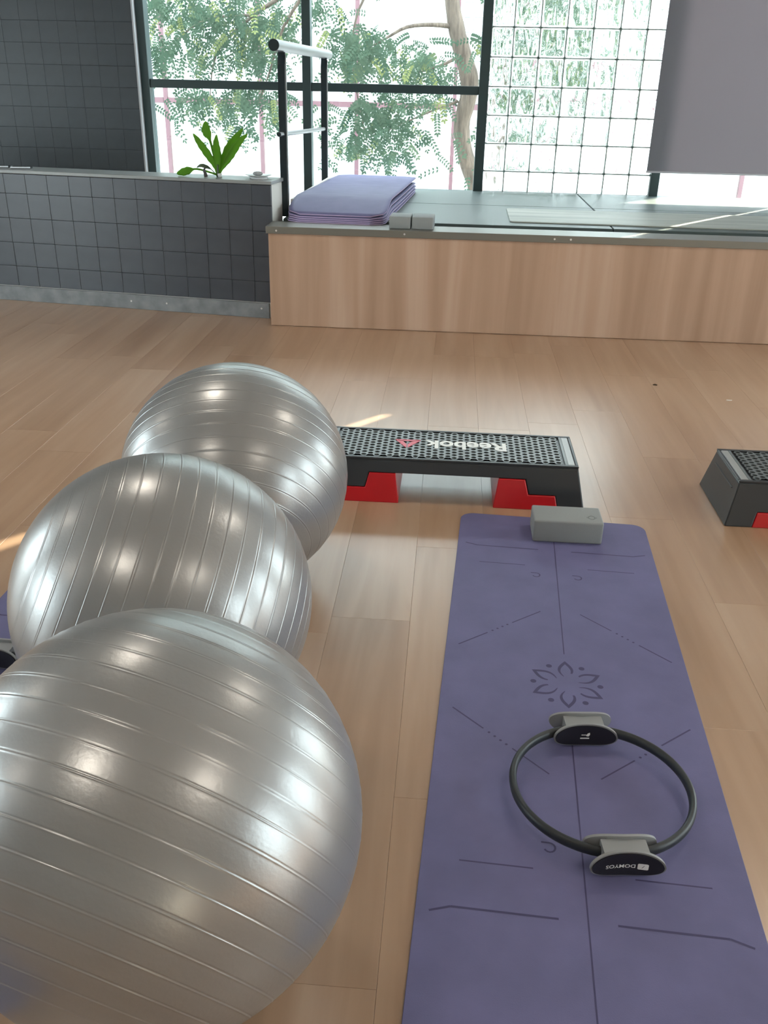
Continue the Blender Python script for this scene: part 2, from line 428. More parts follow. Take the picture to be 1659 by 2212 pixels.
# ---- low tiled partition
ANG = math.atan2(-.132, .991)
PX, PY = -1.06, 5.51
pt = struct(empty('wall_partition', (PX, PY, 0), ANG)); LW = 3.4; TH = .235
MB().box(-LW, -.008, .009, TH, 0, .778).build('wall_core', WHITE, pt)
MB().box(-LW, -.0005, .0085, .014, .094, .778).build('grout_face', GROUT, pt)
MB().box(-LW, .003, -.003, TH + .004, .779, .799).build('wall_cap', CAP, pt, bevel=.003, seg=2)
zr = [.094, .2205, .368, .5155, .6625, .777]
tm = {}
for j in range(5):
    tm[j] = MB().box(-.1455 / 2 + .0007, .1455 / 2 - .0007, 0, .011, -(zr[j + 1] - zr[j]) / 2 + .0006, (zr[j + 1] - zr[j]) / 2 - .0006).mesh('tile', WALLTILE, bevel=.0014)
for j in range(5):
    for i in range(19):
        dy = random.uniform(-.0006, .0006)
        link('tile', tm[j], pt, (-.122 - .1455 * (i + .5), dy, (zr[j] + zr[j + 1]) / 2))
    MB().box(-.121, -.001, 0, .011, zr[j] + .001, zr[j + 1] - .001).build('tile', WALLTILE, pt, bevel=.0018)
sk = struct(empty('baseboard_partition', (PX, PY, 0), ANG))
MB().box(-LW, -.03, -.016, -.001, 0, .091).build('board', SKIRT, sk, bevel=.002)
for s_, z_ in ((-.94, .05), (-.70, .05), (-.078, .06), (-1.9, .05)):
    MB().lathe([(0, 0), (.004, 0), (.006, -.002), (.0062, -.004)], 10).build('screw', SCREW, sk, (s_, -.0165, z_)).rotation_euler = (-math.pi / 2, 0, 0)

# ================================================================== outside
struct(MB().box(-30, 30, YW + .25, 45, -.6, -.4).build('ground', GROUND))
bld = tag(empty('building', (-1, 14, -.4)), 'white panelled building outside the windows with maroon metal posts', 'building')
FX = lambda x: x + 1
posts = [-.05 + 1.37 * k for k in range(-7, 6)]
for x in posts: MB().box(FX(x) - .028, FX(x) + .028, -.06, .05, 0, 6.0).build('post', MAROON, bld)
for a, b in zip(posts[:-1], posts[1:]):
    blocky = abs(a + .05) < .01
    for z0, z1 in ((0, 1.375), (1.445, 3.6), (3.67, 6.0)):
        if blocky and z0 > 1: continue
        MB().box(FX(a) + .035, FX(b) - .035, -.01, .01, z0, z1).build('wall_panel', FACADE, bld)
    for z in (1.41, 3.635): MB().box(FX(a) + .035, FX(b) - .035, -.05, .04, z - .035, z + .035).build('rail', MAROON, bld)
MB().box(FX(.02), FX(1.285), 0, .03, 1.445, 6.0).build('block_backing', FACADE, bld)
for i in range(9):
    for k in range(12):
        MB().box(-.0625, .0625, -.02, .0, -.083, .083).build('glass_block', FBLOCK, bld, (FX(.09 + i * .134), -.001, 1.54 + k * .178))

# tree with pinnate leaves
tree = tag(empty('tree', (.30, 10.5, -.4)), 'leafy tree with a crooked trunk and feathery leaves outside the window', 'tree')
TX = lambda x, y, z: (x - .30, y - 10.5, z + .4)
tr = [(.32, 10.5, -.4, .12), (.27, 10.5, .1, .095), (.225, 10.5, .33, .085), (.11, 10.5, .62, .085), (.055, 10.5, .86, .085), (.06, 10.5, 1.0, .085), (.11, 10.5, 1.22, .085),
      (.10, 10.5, 1.38, .098), (.03, 10.5, 1.58, .09), (-.03, 10.5, 1.75, .083), (-.085, 10.5, 1.95, .078), (-.12, 10.5, 2.15, .075), (-.15, 10.5, 2.6, .07), (-.05, 10.6, 3.3, .06), (.1, 10.7, 4.2, .04)]
def smooth_path(P, n=4):
    out = []
    for i in range(len(P) - 1):
        p0, p1, p2, p3 = P[max(i - 1, 0)], P[i], P[i + 1], P[min(i + 2, len(P) - 1)]
        for k in range(n):
            t = k / n
            out.append(tuple(.5 * ((2 * b) + (c - a) * t + (2 * a - 5 * b + 4 * c - d) * t * t + (3 * b - a - 3 * c + d) * t ** 3) for a, b, c, d in zip(p0, p1, p2, p3)))
    out.append(P[-1]); return out
sp = smooth_path(tr)
MB().tube([TX(*p[:3]) for p in sp], [p[3] * random.uniform(.95, 1.05) for p in sp], 14).build('trunk', BARK, tree, smooth=True)
branches = [[(-.06, 10.5, 1.84, .028), (-.3, 10.4, 1.85, .022), (-.55, 10.3, 1.82, .018), (-.75, 10.3, 1.72, .012), (-.95, 10.3, 1.62, .006)],
            [(.03, 10.45, 1.6, .02), (-.15, 10.35, 1.5, .015), (-.4, 10.3, 1.42, .010), (-.62, 10.3, 1.33, .006)],
            [(.0, 10.5, 1.15, .016), (-.2, 10.4, 1.08, .012), (-.45, 10.3, .98, .008), (-.75, 10.25, .85, .005)],
            [(-.13, 10.5, 2.3, .04), (-.8, 10.4, 2.35, .035), (-1.5, 10.3, 2.2, .028), (-2.1, 10.3, 1.9, .018), (-2.5, 10.3, 1.55, .010), (-2.6, 10.3, 1.1, .005)],
            [(-1.5, 10.3, 2.2, .02), (-1.8, 10.3, 1.8, .015), (-1.95, 10.3, 1.4, .010), (-2.1, 10.3, 1.05, .005)],
            [(-2.1, 10.3, 1.9, .016), (-2.6, 10.3, 1.85, .012), (-3.0, 10.3, 1.6, .006)],
            [(-.8, 10.4, 2.35, .018), (-1.05, 10.35, 1.95, .012), (-1.1, 10.3, 1.5, .008), (-1.0, 10.3, 1.0, .006), (-.9, 10.3, .6, .004)]]
for b in branches:
    q = smooth_path(b, 3)
    MB().tube([TX(*p[:3]) for p in q], [p[3] for p in q], 7).build('branch', BARK, tree, smooth=True)
clumps = [(-3.09, 1.94, 0.19, 0.12, 30), (-2.8, 1.9, 0.29, 0.16, 60), (-2.47, 1.91, 0.28, 0.16, 60), (-2.14, 1.91, 0.28, 0.16, 60), (-1.91, 1.79, 0.17, 0.25, 50), (-3.07, 1.6, 0.19, 0.17, 30), (-2.78, 1.52, 0.29, 0.17, 45), (-2.44, 1.57, 0.26, 0.19, 55), (-2.1, 1.62, 0.22, 0.21, 55), (-1.87, 1.5, 0.14, 0.17, 25), (-2.76, 1.11, 0.25, 0.09, 30), (-2.47, 1.07, 0.3, 0.11, 45), (-2.15, 1.12, 0.24, 0.13, 45), (-1.93, 1.02, 0.12, 0.15, 20), (-2.38, 0.87, 0.25, 0.11, 25), (-3.05, 0.99, 0.07, 0.16, 8), (-1.67, 1.92, 0.12, 0.16, 15), (-1.71, 1.11, 0.1, 0.09, 8), (-1.36, 1.92, 0.12, 0.16, 25), (-1.29, 1.72, 0.12, 0.17, 15), (-0.96, 1.72, 0.21, 0.14, 45), (-1.1, 1.56, 0.24, 0.17, 45), (-0.77, 1.52, 0.24, 0.17, 40), (-1.1, 1.39, 0.21, 0.09, 25), (-0.44, 1.57, 0.21, 0.15, 35), (-0.25, 1.44, 0.24, 0.13, 35), (-0.48, 1.35, 0.28, 0.05, 25), (-0.67, 1.11, 0.34, 0.11, 45), (-0.95, 0.95, 0.24, 0.15, 45), (-0.66, 0.91, 0.27, 0.16, 50), (-1.0, 0.73, 0.25, 0.14, 35), (-0.66, 0.69, 0.22, 0.14, 25), (-0.41, 0.78, 0.19, 0.13, 12), (-0.8, 0.57, 0.2, 0.09, 10), (-0.23, 1.08, 0.19, 0.09, 12), (-1.39, 0.94, 0.07, 0.26, 12), (-1.37, 0.56, 0.06, 0.14, 6), (0.12, 1.62, 0.07, 0.1, 8), (-0.05, 0.79, 0.07, 0.07, 4), (-0.18, 0.52, 0.06, 0.06, 3), (0.16, 0.46, 0.06, 0.07, 4),
          (-2.6, 2.5, .9, .4, 150), (-1.2, 2.5, .9, .35, 120), (.4, 2.6, .8, .5, 110), (.75, 1.65, .5, .6, 260), (1.3, 1.8, .4, .5, 110), (.6, 1.0, .35, .3, 70), (-3.6, 2.0, .4, .5, 50)]
fv, ff, ft = [], [], []
def leaflet(p, d, n, l, w, tone):
    s = d.cross(n).normalized() * w; o = len(fv)
    for q in (p, p + d * l * .3 + s, p + d * l * .7 + s * .85, p + d * l, p + d * l * .7 - s * .85, p + d * l * .3 - s): fv.append(tuple(q))
    ff.append((o, o + 1, o + 2, o + 3)); ff.append((o, o + 3, o + 4, o + 5)); ft.extend((tone, tone))
for cx, cz, rx, rz, n in clumps:
    for _ in range(int(n * .8)):
        a = random.random() * 6.283; r = math.sqrt(random.random())
        base = Vector((cx + rx * r * math.cos(a), 10.3 + random.uniform(-.55, .45), cz + rz * r * math.sin(a) + .05))
        d = Vector((random.uniform(-1, 1), random.uniform(-.7, .7), random.uniform(-1.3, .15))).normalized()
        L_ = random.uniform(.12, .22); np_ = random.randint(5, 8)
        side = d.cross(Vector((random.uniform(-.5, .5), -1, random.uniform(-.4, .6)))).normalized(); nn = side.cross(d)
        tone = min(1, max(0, random.gauss(.45, .22))) if random.random() > .05 else .98
        ll = random.uniform(.032, .046)
        for k in range(np_):
            t = (k + .8) / np_; p = base + d * L_ * t + Vector((0, 0, -.05 * t * t))
            for sg in (-1, 1):
                dd = (side * sg + d * .45 + Vector((0, 0, -.2))).normalized()
                leaflet(Vector(TX(*p)), dd, nn, ll, ll * .26, tone)
        leaflet(Vector(TX(*(base + d * L_ + Vector((0, 0, -.05))))), d, nn, ll, ll * .26, tone)
fm = bpy.data.meshes.new('foliage'); fm.from_pydata(fv, [], ff); fm.materials.append(LEAVES)
at = fm.attributes.new('tone', 'FLOAT', 'FACE'); at.data.foreach_set('value', ft)
fo = link('foliage', fm, tree); fo['kind'] = 'stuff'

# ================================================================== bench under the windows
bench = tag(empty('window_bench', (.9, BY, 0)), 'long wood-fronted platform bench with grey metal edge under the windows', 'bench')
bx = lambda x: x - .9
BX0, BX1 = -1.05, 4.2
MB().box(bx(BX0), bx(BX1), 0, .03, .002, .537).build('front_panel', PANEL, bench, bevel=.002)
MB().box(bx(BX0), bx(BX0) + .02, .03, .165, .002, .537).build('side_panel', PANEL, bench)
MB().box(bx(BX0), bx(BX1), .202, YW - .055 - BY, .50, .54).build('deck', BLACK, bench)
tp = [(-.012, .535), (-.012, .575), (.200, .575), (.200, .54), (.0, .54), (.0, .535)]
edge = MB().prism(tp, lambda y, z: (bx(BX0) - .012, y, z), lambda y, z: (bx(BX1), y, z)).build('edge_trim', TRIM, bench, bevel=.003, seg=2)
for x_, z_ in ((-1.0, .553), (-.265, .556), (.58, .556), (.67, .556), (1.9, .556)):
    MB().lathe([(0, 0), (.004, 0), (.0055, -.002), (.0058, -.004)], 10).build('screw', SCREW, edge, (bx(x_), -.0125, z_)).rotation_euler = (-math.pi / 2, 0, 0)
rt = {}
for x0, x1 in ((-1.02, .953), (.961, 2.55), (2.558, 4.15)):
    for y0, y1 in ((5.662, 6.618), (6.626, 7.485)):
        MB().box(bx(x0), bx(x1), y0 - BY, y1 - BY, .546, .574).build('rubber_tile', RUBTILE, bench, bevel=.003)

# handrail at the bench's left end
hr = tag(empty('handrail', (-1.0, 6.5, HB)), 'steel handrail with black flat posts at the left end of the bench', 'handrail')
P1, P2 = Vector((-1.022, 5.755, 0)), Vector((-.972, 7.2, 0)); hd = (P2 - P1).normalized(); hs = Vector((hd.y, -hd.x, 0))
HX = lambda p: p - Vector((-1.0, 6.5, HB))
for P in (P1, P2):
    mb = MB()
    zt = 1.475
    poly = [(-.028, .5752), (.022, .5752), (.022, 1.40), (.022, zt), (-.002, zt), (-.002, 1.455), (-.028, 1.41)]
    mb.prism(poly, lambda a, z: HX(P + hs * a * .0 + hd * a * .55 - hs * .022 + Vector((0, 0, z))), lambda a, z: HX(P + hd * a * .55 + hs * .022 + Vector((0, 0, z))))
    mb.build('post', BLACKM, hr, bevel=.002)
    MB().prism([(-.022, .58), (.018, .58), (.018, 1.46), (-.004, 1.46), (-.022, 1.41)], lambda a, z: HX(P + hd * a * .55 + hs * .0222 + Vector((0, 0, z))), lambda a, z: HX(P + hd * a * .55 + hs * .026 + Vector((0, 0, z)))).build('post_side_strip', CHROME, hr)
A, B = P1 - hd * .19 + Vector((0, 0, 1.505)), P2 + hd * .2 + Vector((0, 0, 1.50))
MB().tube([HX(A), HX(B)], .031, 24).build('top_rail', CHROME, hr, smooth=True, angle=.8)
MB().tube([HX(A - hd * .006), HX(A + hd * .001)], .0305, 24).build('end_cap', BLACKM, hr, smooth=True, angle=.8)
A, B = P1 - hd * .12 + Vector((0, 0, 1.045)), P2 + hd * .05 + Vector((0, 0, 1.005))
A, B = A + hs * 0, B
MB().tube([HX(A), HX(B)], .0135, 16).build('lower_rail', CHROME, hr, smooth=True, angle=.8)
MB().tube([HX(A - hd * .004), HX(A + hd * .001)], .013, 16).build('end_cap', BLACKM, hr, smooth=True, angle=.8)
up_ = tag(MB().prism([(0, 0), (.1, 0), (.095, 1.7), (0, 1.7)][:0] or [(-.02, .0), (.02, .0), (.02, .10), (-.02, .10)], lambda a, z: (P1 + hs * (a * .4 + .037) + hd * .02 + Vector((0, 0, HB + z))), lambda a, z: (P2 + hs * (a * .4 + .037) + hd * .25 + Vector((0, 0, HB + z)))).build('upstand', WHITE, bevel=.003), 'low white upstand ledge running along the foot of the handrail', 'ledge')

# ================================================================== roller blinds
def blind(x0, x1, z0, label):
    b = tag(empty('roller_blind', ((x0 + x1) / 2, 7.43, 2.8)), label, 'blind', 'roller blinds')
    h = (x1 - x0) / 2; n = 10; mb = MB()
    top, bot = 0.0, z0 - 2.8
    mb.box(-h, h, -.001, .001, bot + .012, top)
    mb.build('fabric', BLIND, b)
    MB().box(-h - .004, h + .004, -.006, .006, bot, bot + .014).build('bottom_bar', BLINDBAR, b, bevel=.003)
    MB().tube([(-h, 0, .03), (h, 0, .03)], .03, 16).build('roller', BLINDBAR, b, smooth=True)
blind(1.448, 2.635, .748, 'grey roller blind pulled down beside the glass blocks')
blind(2.668, 4.15, .748, 'grey roller blind at the far right beyond the first blind')

# ================================================================== ceiling lights (seen as highlights in the balls)
def ceiling_light(x, y, label):
    l = tag(empty('ceiling_light', (x, y, CZ)), label, 'ceiling light', 'round ceiling lights')
    MB().lathe([(.20, 0), (.235, 0), (.235, -.05), (.20, -.06), (.195, -.04)], 32).build('housing', LAMPH, l, smooth=True)
    MB().lathe([(0, -.048), (.196, -.048), (.196, -.03), (0, -.03)], 32).build('diffuser', LAMP, l)
for x, nx in ((-4.9, 'left'), (-1.4, 'middle left'), (1.68, 'middle right'), (4.4, 'right')):
    for y, ny in ((-.2, 'above the camera side'), (3.2, 'nearer the windows')):
        if nx == 'right': continue
        ceiling_light(x, y, 'round warm ceiling light, %s row, %s' % (nx, ny))

# ================================================================== exercise balls
BR = .318
def ball_mesh():
    lat = [-math.pi / 2 + .0001]; rad = [BR]
    pitch = math.radians(6.6); w = .0015 / BR
    ribs = [k * pitch for k in range(-9, 10)]
    pts = [(-math.pi / 2 + .0005, 0)]
    a = -math.pi / 2 + .06
    while a < ribs[0] - .05: pts.append((a, 0)); a += .06
    for i, r_ in enumerate(ribs):
        for o, h in ((-w * 3.2, 0), (-w * 1.9, 0), (-w * 1.0, -.0006), (-w * .35, .0002), (w * .3, .0005), (w * 1.0, .0001), (w * 1.9, 0), (w * 3.2, 0)): pts.append((r_ + o, h))
        if i < len(ribs) - 1:
            for t in (.33, .66): pts.append((r_ + pitch * t, 0))
    a = ribs[-1] + .06
    while a < math.pi / 2 - .05: pts.append((a, 0)); a += .06
    pts.append((math.pi / 2 - .0005, 0))
    prof = [((BR + h) * math.cos(t), (BR + h) * math.sin(t)) for t, h in pts]
    return MB().lathe(prof, 144).mesh('ball_body', BALLM, smooth=True)
BM = ball_mesh()
plug = MB().lathe([(.001, .002), (.009, .0022), (.010, .0005), (.014, 0), (.016, -.0015), (.016, -.006), (.001, -.006)], 20, (0, 0, BR)).mesh('valve_plug', mat('plug_white', (.6, .6, .6), .5), smooth=True)
for loc, ax, label in (((-.5788, 2.3518), (-.098, .870, .484), 'silver exercise ball farthest back, beside the black step'),
                       ((-.5803, 1.6603), (.888, .22, -.405), 'silver exercise ball in the middle with near-vertical grooves'),
                       ((-.4087, 1.0328), (-.255, -.827, -.501), 'large silver exercise ball nearest the camera at bottom left')):
    e = tag(empty('exercise_ball', (loc[0], loc[1], 0)), label, 'exercise ball', 'silver exercise balls')
    q = Vector(ax).to_track_quat('Z', 'Y')
    o = link('ball_body', BM, e, (0, 0, BR + .0005)); o.rotation_mode = 'QUATERNION'; o.rotation_quaternion = q
    v = link('valve_plug', plug, o)

# ================================================================== step platforms
def make_step():
    s = empty('step_platform', (.027, 3.08, 0))
    HT = .155
    hx = lambda z: .483 - .033 * z / HT
    hy = lambda z: .18 - .033 * z / HT
    body = MB()
    prof = [(-.483, .0), (-.392, .0), (-.380, .052), (-.288, .052), (-.274, .104), (.274, .104), (.288, .052), (.380, .052), (.392, 0), (.483, 0), (.4515, .148), (-.4515, .148)]
    for sg in (-1, 1):
        body.prism(prof, lambda x, z: (x, sg * hy(z), z), lambda x, z: (x * .985, sg * (hy(z) - .013), z))
    for sg in (-1, 1):
        body.prism([(-.18, 0), (.18, 0), (.1485, .148), (-.1485, .148)], lambda y, z: (sg * hx(z), y, z), lambda y, z: (sg * (hx(z) - .013), y * .95, z))
    body.build('body', STEPBLK, s, bevel=.004, seg=2)
    top = MB().box(-.452, .452, -.149, .149, .1455, .1495)
    # rim: long sides and ends
    for sg in (-1, 1):
        top.box(-.452, .452, sg * .142 - .007, sg * .142 + .007, .1495, .157)
        top.box(sg * .447 - .005, sg * .447 + .005, -.135, .135, .1495, .157)
    top.build('top_frame', STEPBLK, s, bevel=.002)
    for sg in (-1, 1):
        MB().box(sg * .4595 - .002, sg * .4595 + .002, -.11, .11, .1135, .1165).build('side_rib', STEPBLK, s)
    # end plates
    for sg in (-1, 1):
        MB().box(sg * .4285 - .0125, sg * .4285 + .0125, -.1345, .1345, .1495, .1565).build('end_plate', STEPEND, s, bevel=.002)
    # tread with hexagonally packed round holes
    S = .01513; px, py = 1.5 * S, math.sqrt(3) * S
    tr_ = MB(); pit = MB()
    zt, zb = .1562, .1503
    nx = int(.404 / px); r = .0093
    for i in range(-nx, nx + 1):
        for j in range(-6, 7):
            cx = i * px; cy = j * py + (py / 2 if i % 2 else 0)
            if abs(cy) > .128: continue
            N = 12
            hexp = []
            for k in range(6):
                a0, a1 = math.radians(60 * k), math.radians(60 * (k + 1))
                p0 = (S * math.cos(a0), S * math.sin(a0)); p1 = (S * math.cos(a1), S * math.sin(a1))
                hexp += [p0, ((p0[0] + p1[0]) / 2, (p0[1] + p1[1]) / 2)]
            cl = lambda y: max(-.1348, min(.1348, y))
            vs = [(cx + x, cl(cy + y), zt) for x, y in hexp] + [(cx + r * math.cos(math.radians(30 * k)), cl(cy + r * math.sin(math.radians(30 * k))), zt) for k in range(12)] + [(cx + .92 * r * math.cos(math.radians(30 * k)), cl(cy + .92 * r * math.sin(math.radians(30 * k))), zb) for k in range(12)]
            fs = [(k, (k + 1) % 12, 12 + (k + 1) % 12, 12 + k) for k in range(12)] + [(12 + k, 12 + (k + 1) % 12, 24 + (k + 1) % 12, 24 + k) for k in range(12)]
            tr_.add(vs, fs)
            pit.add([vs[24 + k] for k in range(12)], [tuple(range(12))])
    for sg in (-1, 1): tr_.box(sg * .412 - .0045, sg * .412 + .0045, -.1348, .1348, .1495, .1562)
    t = tr_.build('tread', TREAD, s, fix=False)
    for p in t.data.polygons: pass
    bmx = bmesh.new(); bmx.from_mesh(t.data); bmesh.ops.remove_doubles(bmx, verts=bmx.verts, dist=.0002); bmesh.ops.recalc_face_normals(bmx, faces=bmx.faces); bmx.to_mesh(t.data); bmx.free()
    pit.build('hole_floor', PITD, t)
    # risers
    for sg in (-1, 1):
        pr = [(.166, 0), (.180, .103), (.272, .103), (.286, .051), (.379, .051), (.391, 0)]
        MB().prism([(sg * x, z) for x, z in pr], lambda x, z: (x, -hy(z) - .0012, z), lambda x, z: (x, hy(z) + .0012, z)).build('riser', RED, s, bevel=.003, seg=2)
    # lettering and emblem, read from the far side
    me = text_mesh('Reebok', .295, .078, .028, .0005); me.materials.append(LOGOW)
    o = link('lettering', me, s, (.062, .004, .1568)); o.rotation_euler = (0, 0, math.pi)
    em = MB()
    c = Vector((-.147, .003, 0))
    def tri(p): em.prism(p, lambda x, y: (c.x + x, c.y + y, .1563), lambda x, y: (c.x + x, c.y + y, .1574))
    # three-bladed delta pointing towards the front
    tri([(-.046, .036), (.046, .036), (.016, .022), (-.014, .022)])
    tri([(-.046, .032), (-.004, -.044), (-.002, -.014), (-.018, .019)])
    tri([(.046, .032), (.002, -.044), (.0, -.014), (.014, .016)])
    em.build('emblem', LOGOR, s)
    return s
s1 = make_step()
tag(s1, 'black step platform with red risers and white lettering behind the grey block', 'step', 'aerobic steps')
s2 = copy_tree(s1); s2.location = (1.458, 3.025, 0)
tag(s2, 'black step platform at the right edge, only its end in view', 'step', 'aerobic steps')

# ================================================================== yoga mats
def rrect(hw, hl, r, n=8):
    P = []
    for cx, cy, a0 in ((hw - r, hl - r, 0), (-hw + r, hl - r, 90), (-hw + r, -hl + r, 180), (hw - r, -hl + r, 270)):
        for k in range(n + 1):
            a = math.radians(a0 + 90 * k / n); P.append((cx + r * math.cos(a), cy + r * math.sin(a)))
    return P
MT = .0055
def mat_prints(parent, z):
    dots = MB()
    def strip(path, w=.0022):
        mb = MB()
        for p, q in zip(path[:-1], path[1:]):
            a, b = Vector((p[0], p[1], z)), Vector((q[0], q[1], z)); d = (b - a).normalized(); s_ = Vector((-d.y, d.x, 0)) * w / 2
            mb.add([a - s_, b - s_, b + s_, a + s_], [(0, 1, 2, 3)])
        mb.build('printed_line', PRINT, parent, fix=False)
    def disc(mb, x, y, r, n=12):
        mb.add([(x + r * math.cos(6.2832 * k / n), y + r * math.sin(6.2832 * k / n), z) for k in range(n)], [tuple(range(n))])
    for sg in (1, -1):
        strip([(0, sg * .13), (0, sg * .95 if sg < 0 else sg * .80)], .003)
        for sx in (1, -1):
            strip([(sx * .052, sg * .712), (sx * .245, sg * .712), (sx * .283, sg * .726)], .0046)
            strip([(sx * .095, sg * .602), (sx * .235, sg * .602)], .0034)
            a, b = Vector((sx * .055, sg * .335)), Vector((sx * .275, sg * .135))
            strip([a, a.lerp(b, .36)], .0036); strip([a.lerp(b, .66), b], .004)
            for t in (.42, .48, .54, .60):
                p = a.lerp(b, t); disc(dots, p.x, p.y, .0032)
            cx, cy = sx * .062, sg * .545
            hook = [(cx - .016, cy + .012), (cx + .002, cy + .012)] + [(cx + .011 * math.cos(math.radians(80 - 26 * k)), cy + .012 * math.sin(math.radians(80 - 26 * k))) for k in range(10)]
            strip(hook, .004)
    do = dots.build('printed_dots', PRINT, parent, fix=False); do['kind'] = 'stuff'
    petals = {}
    for k in range(6):
        fl = MB(); ra, rb, w, n = .030, .098, .0195, 16
        P = lambda t, side: (ra + (rb - ra) * t, side * w * math.sin(math.pi * min(1, .08 + .92 * t) ** .9) if t < 1 else 0)
        th = lambda t: .0095 * (.3 + t) if t > .02 else .001
        for side, t0 in ((1, 0.0), (-1, .22)):
            if k % 2: side = -side
            for j in range(n):
                ta, tb = t0 + (1 - t0) * j / n, t0 + (1 - t0) * (j + 1) / n
                r0, y0 = P(ta, side); r1, y1 = P(tb, side)
                i0 = max(0, abs(y0) - th(ta)) * side; i1 = max(0, abs(y1) - th(tb)) * side
                fl.add([(r0, y0, 0), (r1, y1, 0), (r1, i1, 0), (r0, i0, 0)], [(0, 1, 2, 3)])
        o = fl.build('printed_petal', PRINT, parent, (0, 0, z), fix=False); o.rotation_euler = (0, 0, math.radians(90 + 60 * k))
        a2 = math.radians(120 + 60 * k); dm = MB(); disc(dm, .082 * math.cos(a2), .082 * math.sin(a2), .0075, 14)
        dm.build('printed_spot', PRINT, parent, fix=False)
MYAW = math.radians(-2.985)
def purple_mat(cx, cy, hw, hl, yaw, ext, label):
    m_ = tag(empty('yoga_mat', (cx, cy, 0), yaw), label, 'yoga mat', 'purple yoga mats')
    MB().prism([(x, y if y > 0 else y - ext) for x, y in rrect(hw, hl, .045)], lambda x, y: (x, y, .0005), lambda x, y: (x, y, MT)).build('mat_sheet', PURPLE, m_, bevel=.001)
    mat_prints(m_, MT + .0003)
    return m_
purple_mat(.3413, 1.877, .308, .949, MYAW, .10, 'purple yoga mat on the floor with a grey block and a black ring')
purple_mat(-.948, 1.318, .292, .945, math.radians(-1.5), 0, 'purple yoga mat glimpsed at the left edge behind the silver balls')

# wood-print mat on the bench
wm = tag(empty('yoga_mat', (1.27, 6.10, .5745), math.radians(-.6)), 'pale wood-print exercise mat lying flat on the bench', 'yoga mat')
MB().prism(rrect(.915, .318, .03), lambda x, y: (x, y, 0), lambda x, y: (x, y, .008)).build('mat_sheet', WOODMAT, wm, bevel=.0015)

# stack of purple mats on the bench
NS = 5; names = ['lowest purple mat of the stack on the bench', 'second purple mat from the bottom of the stack on the bench', 'third purple mat from the bottom of the stack on the bench',
                 'purple mat just under the topmost one of the stack', 'topmost purple mat of the stack, drooping over its front edge']
SY0, SY1 = 5.50, 7.33
for k in range(NS):
    o = tag(empty('yoga_mat', (-.632 + .002 * (k % 3 - 1), (SY0 + SY1) / 2 + .004 * k, .5745), math.radians(-3.6)), names[k], 'yoga mat', 'purple mats stacked on the bench')
    hw = .297; hl = (SY1 - SY0) / 2 - .005 * k; yc = .004 * k; ny, nx = 44, 20; th = .006
    base_f = .0008 + k * .0068
    base_b = .004 + k * .0225 + (.016 if k == 4 else 0)
    def hz(y):
        t = (y + yc + (SY1 - SY0) / 2) / (SY1 - SY0)          # 0 front, 1 back
        rise = min(1, max(0, t / .19)); rise = 1 - (1 - rise) ** 1.35
        return base_f + (base_b - base_f) * rise - .010 * (k / 4) * max(0, (t - .25)) + .0008 * math.sin(t * 9) * rise
    rc = .09
    def half(y):
        d = max(0, abs(y) - (hl - rc)); return hw - rc + math.sqrt(max(0, rc * rc - d * d))
    mb = MB(); V = []
    for s_ in (0, 1):
        for j in range(ny + 1):
            y = -hl + 2 * hl * j / ny
            y = math.copysign(min(abs(y), hl - .0001), y)
            for i in range(nx + 1):
                u = -1 + 2 * i / nx; x = u * half(y)
                V.append((x, y, hz(y) + s_ * th))
    w_ = nx + 1; off = (ny + 1) * w_; F = []; side = []
    for j in range(ny):
        for i in range(nx):
            a = j * w_ + i
            F.append((a, a + w_, a + w_ + 1, a + 1)); F.append((off + a, off + a + 1, off + a + w_ + 1, off + a + w_))
    for j in range(ny):
        for i in (0, nx):
            a = j * w_ + i; side.append((a, a + w_, off + a + w_, off + a))
    for i in range(nx):
        for j in (0, ny):
            a = j * w_ + i; side.append((a, a + 1, off + a + 1, off + a))
    me = bpy.data.meshes.new('mat_sheet'); me.from_pydata(V, [], F + side); me.materials.append(PURPLE); me.materials.append(PURPLE_EDGE)
    for p in me.polygons:
        if p.index >= len(F): p.material_index = 1
        else: p.use_smooth = True
    bm = bmesh.new(); bm.from_mesh(me); bmesh.ops.recalc_face_normals(bm, faces=bm.faces); bm.to_mesh(me); bm.free()
    link('mat_sheet', me, o)

# ================================================================== foam blocks
def block(loc, sx, sy, sz, rz, label, mark=False):
    b = tag(empty('yoga_block', loc, rz), label, 'yoga block', 'grey foam blocks')
    MB().box(-sx / 2, sx / 2, -sy / 2, sy / 2, 0, sz).build('foam_body', BLOCKM, b, bevel=.006, seg=3, smooth=True, angle=.9)
    if mark:
        mk = MB(); cx, cy, z = sx / 2 - .035, -sy / 2 + .04, sz + .0004
        P = [(.017, 0), (0, .017), (-.017, 0), (0, -.017)]
        for i in range(4):
            a, c = P[i], P[(i + 1) % 4]
            mk.add([(cx + a[0], cy + a[1], z), (cx + c[0], cy + c[1], z), (cx + c[0] * .88, cy + c[1] * .88, z), (cx + a[0] * .88, cy + a[1] * .88, z)], [(0, 1, 2, 3)])
        n = 20
        for q in range(n):
            a, c = 6.2832 * q / n, 6.2832 * (q + 1) / n
            mk.add([(cx + r_ * math.cos(t), cy + r_ * math.sin(t), z) for r_, t in ((.011, a), (.011, c), (.0095, c), (.0095, a))], [(0, 1, 2, 3)])
        mk.build('emblem', BLOCKD, b, fix=False)
block((.423, 2.707, MT), .222, .122, .076, 0, 'grey foam block lying on the far end of the purple floor mat', True)
block((-.294, 5.462, .5752), .122, .17, .068, math.radians(-2), 'left one of the two grey foam blocks on the bench edge')
block((-.164, 5.462, .5752), .122, .17, .068, math.radians(-2), 'right one of the two grey foam blocks on the bench edge')

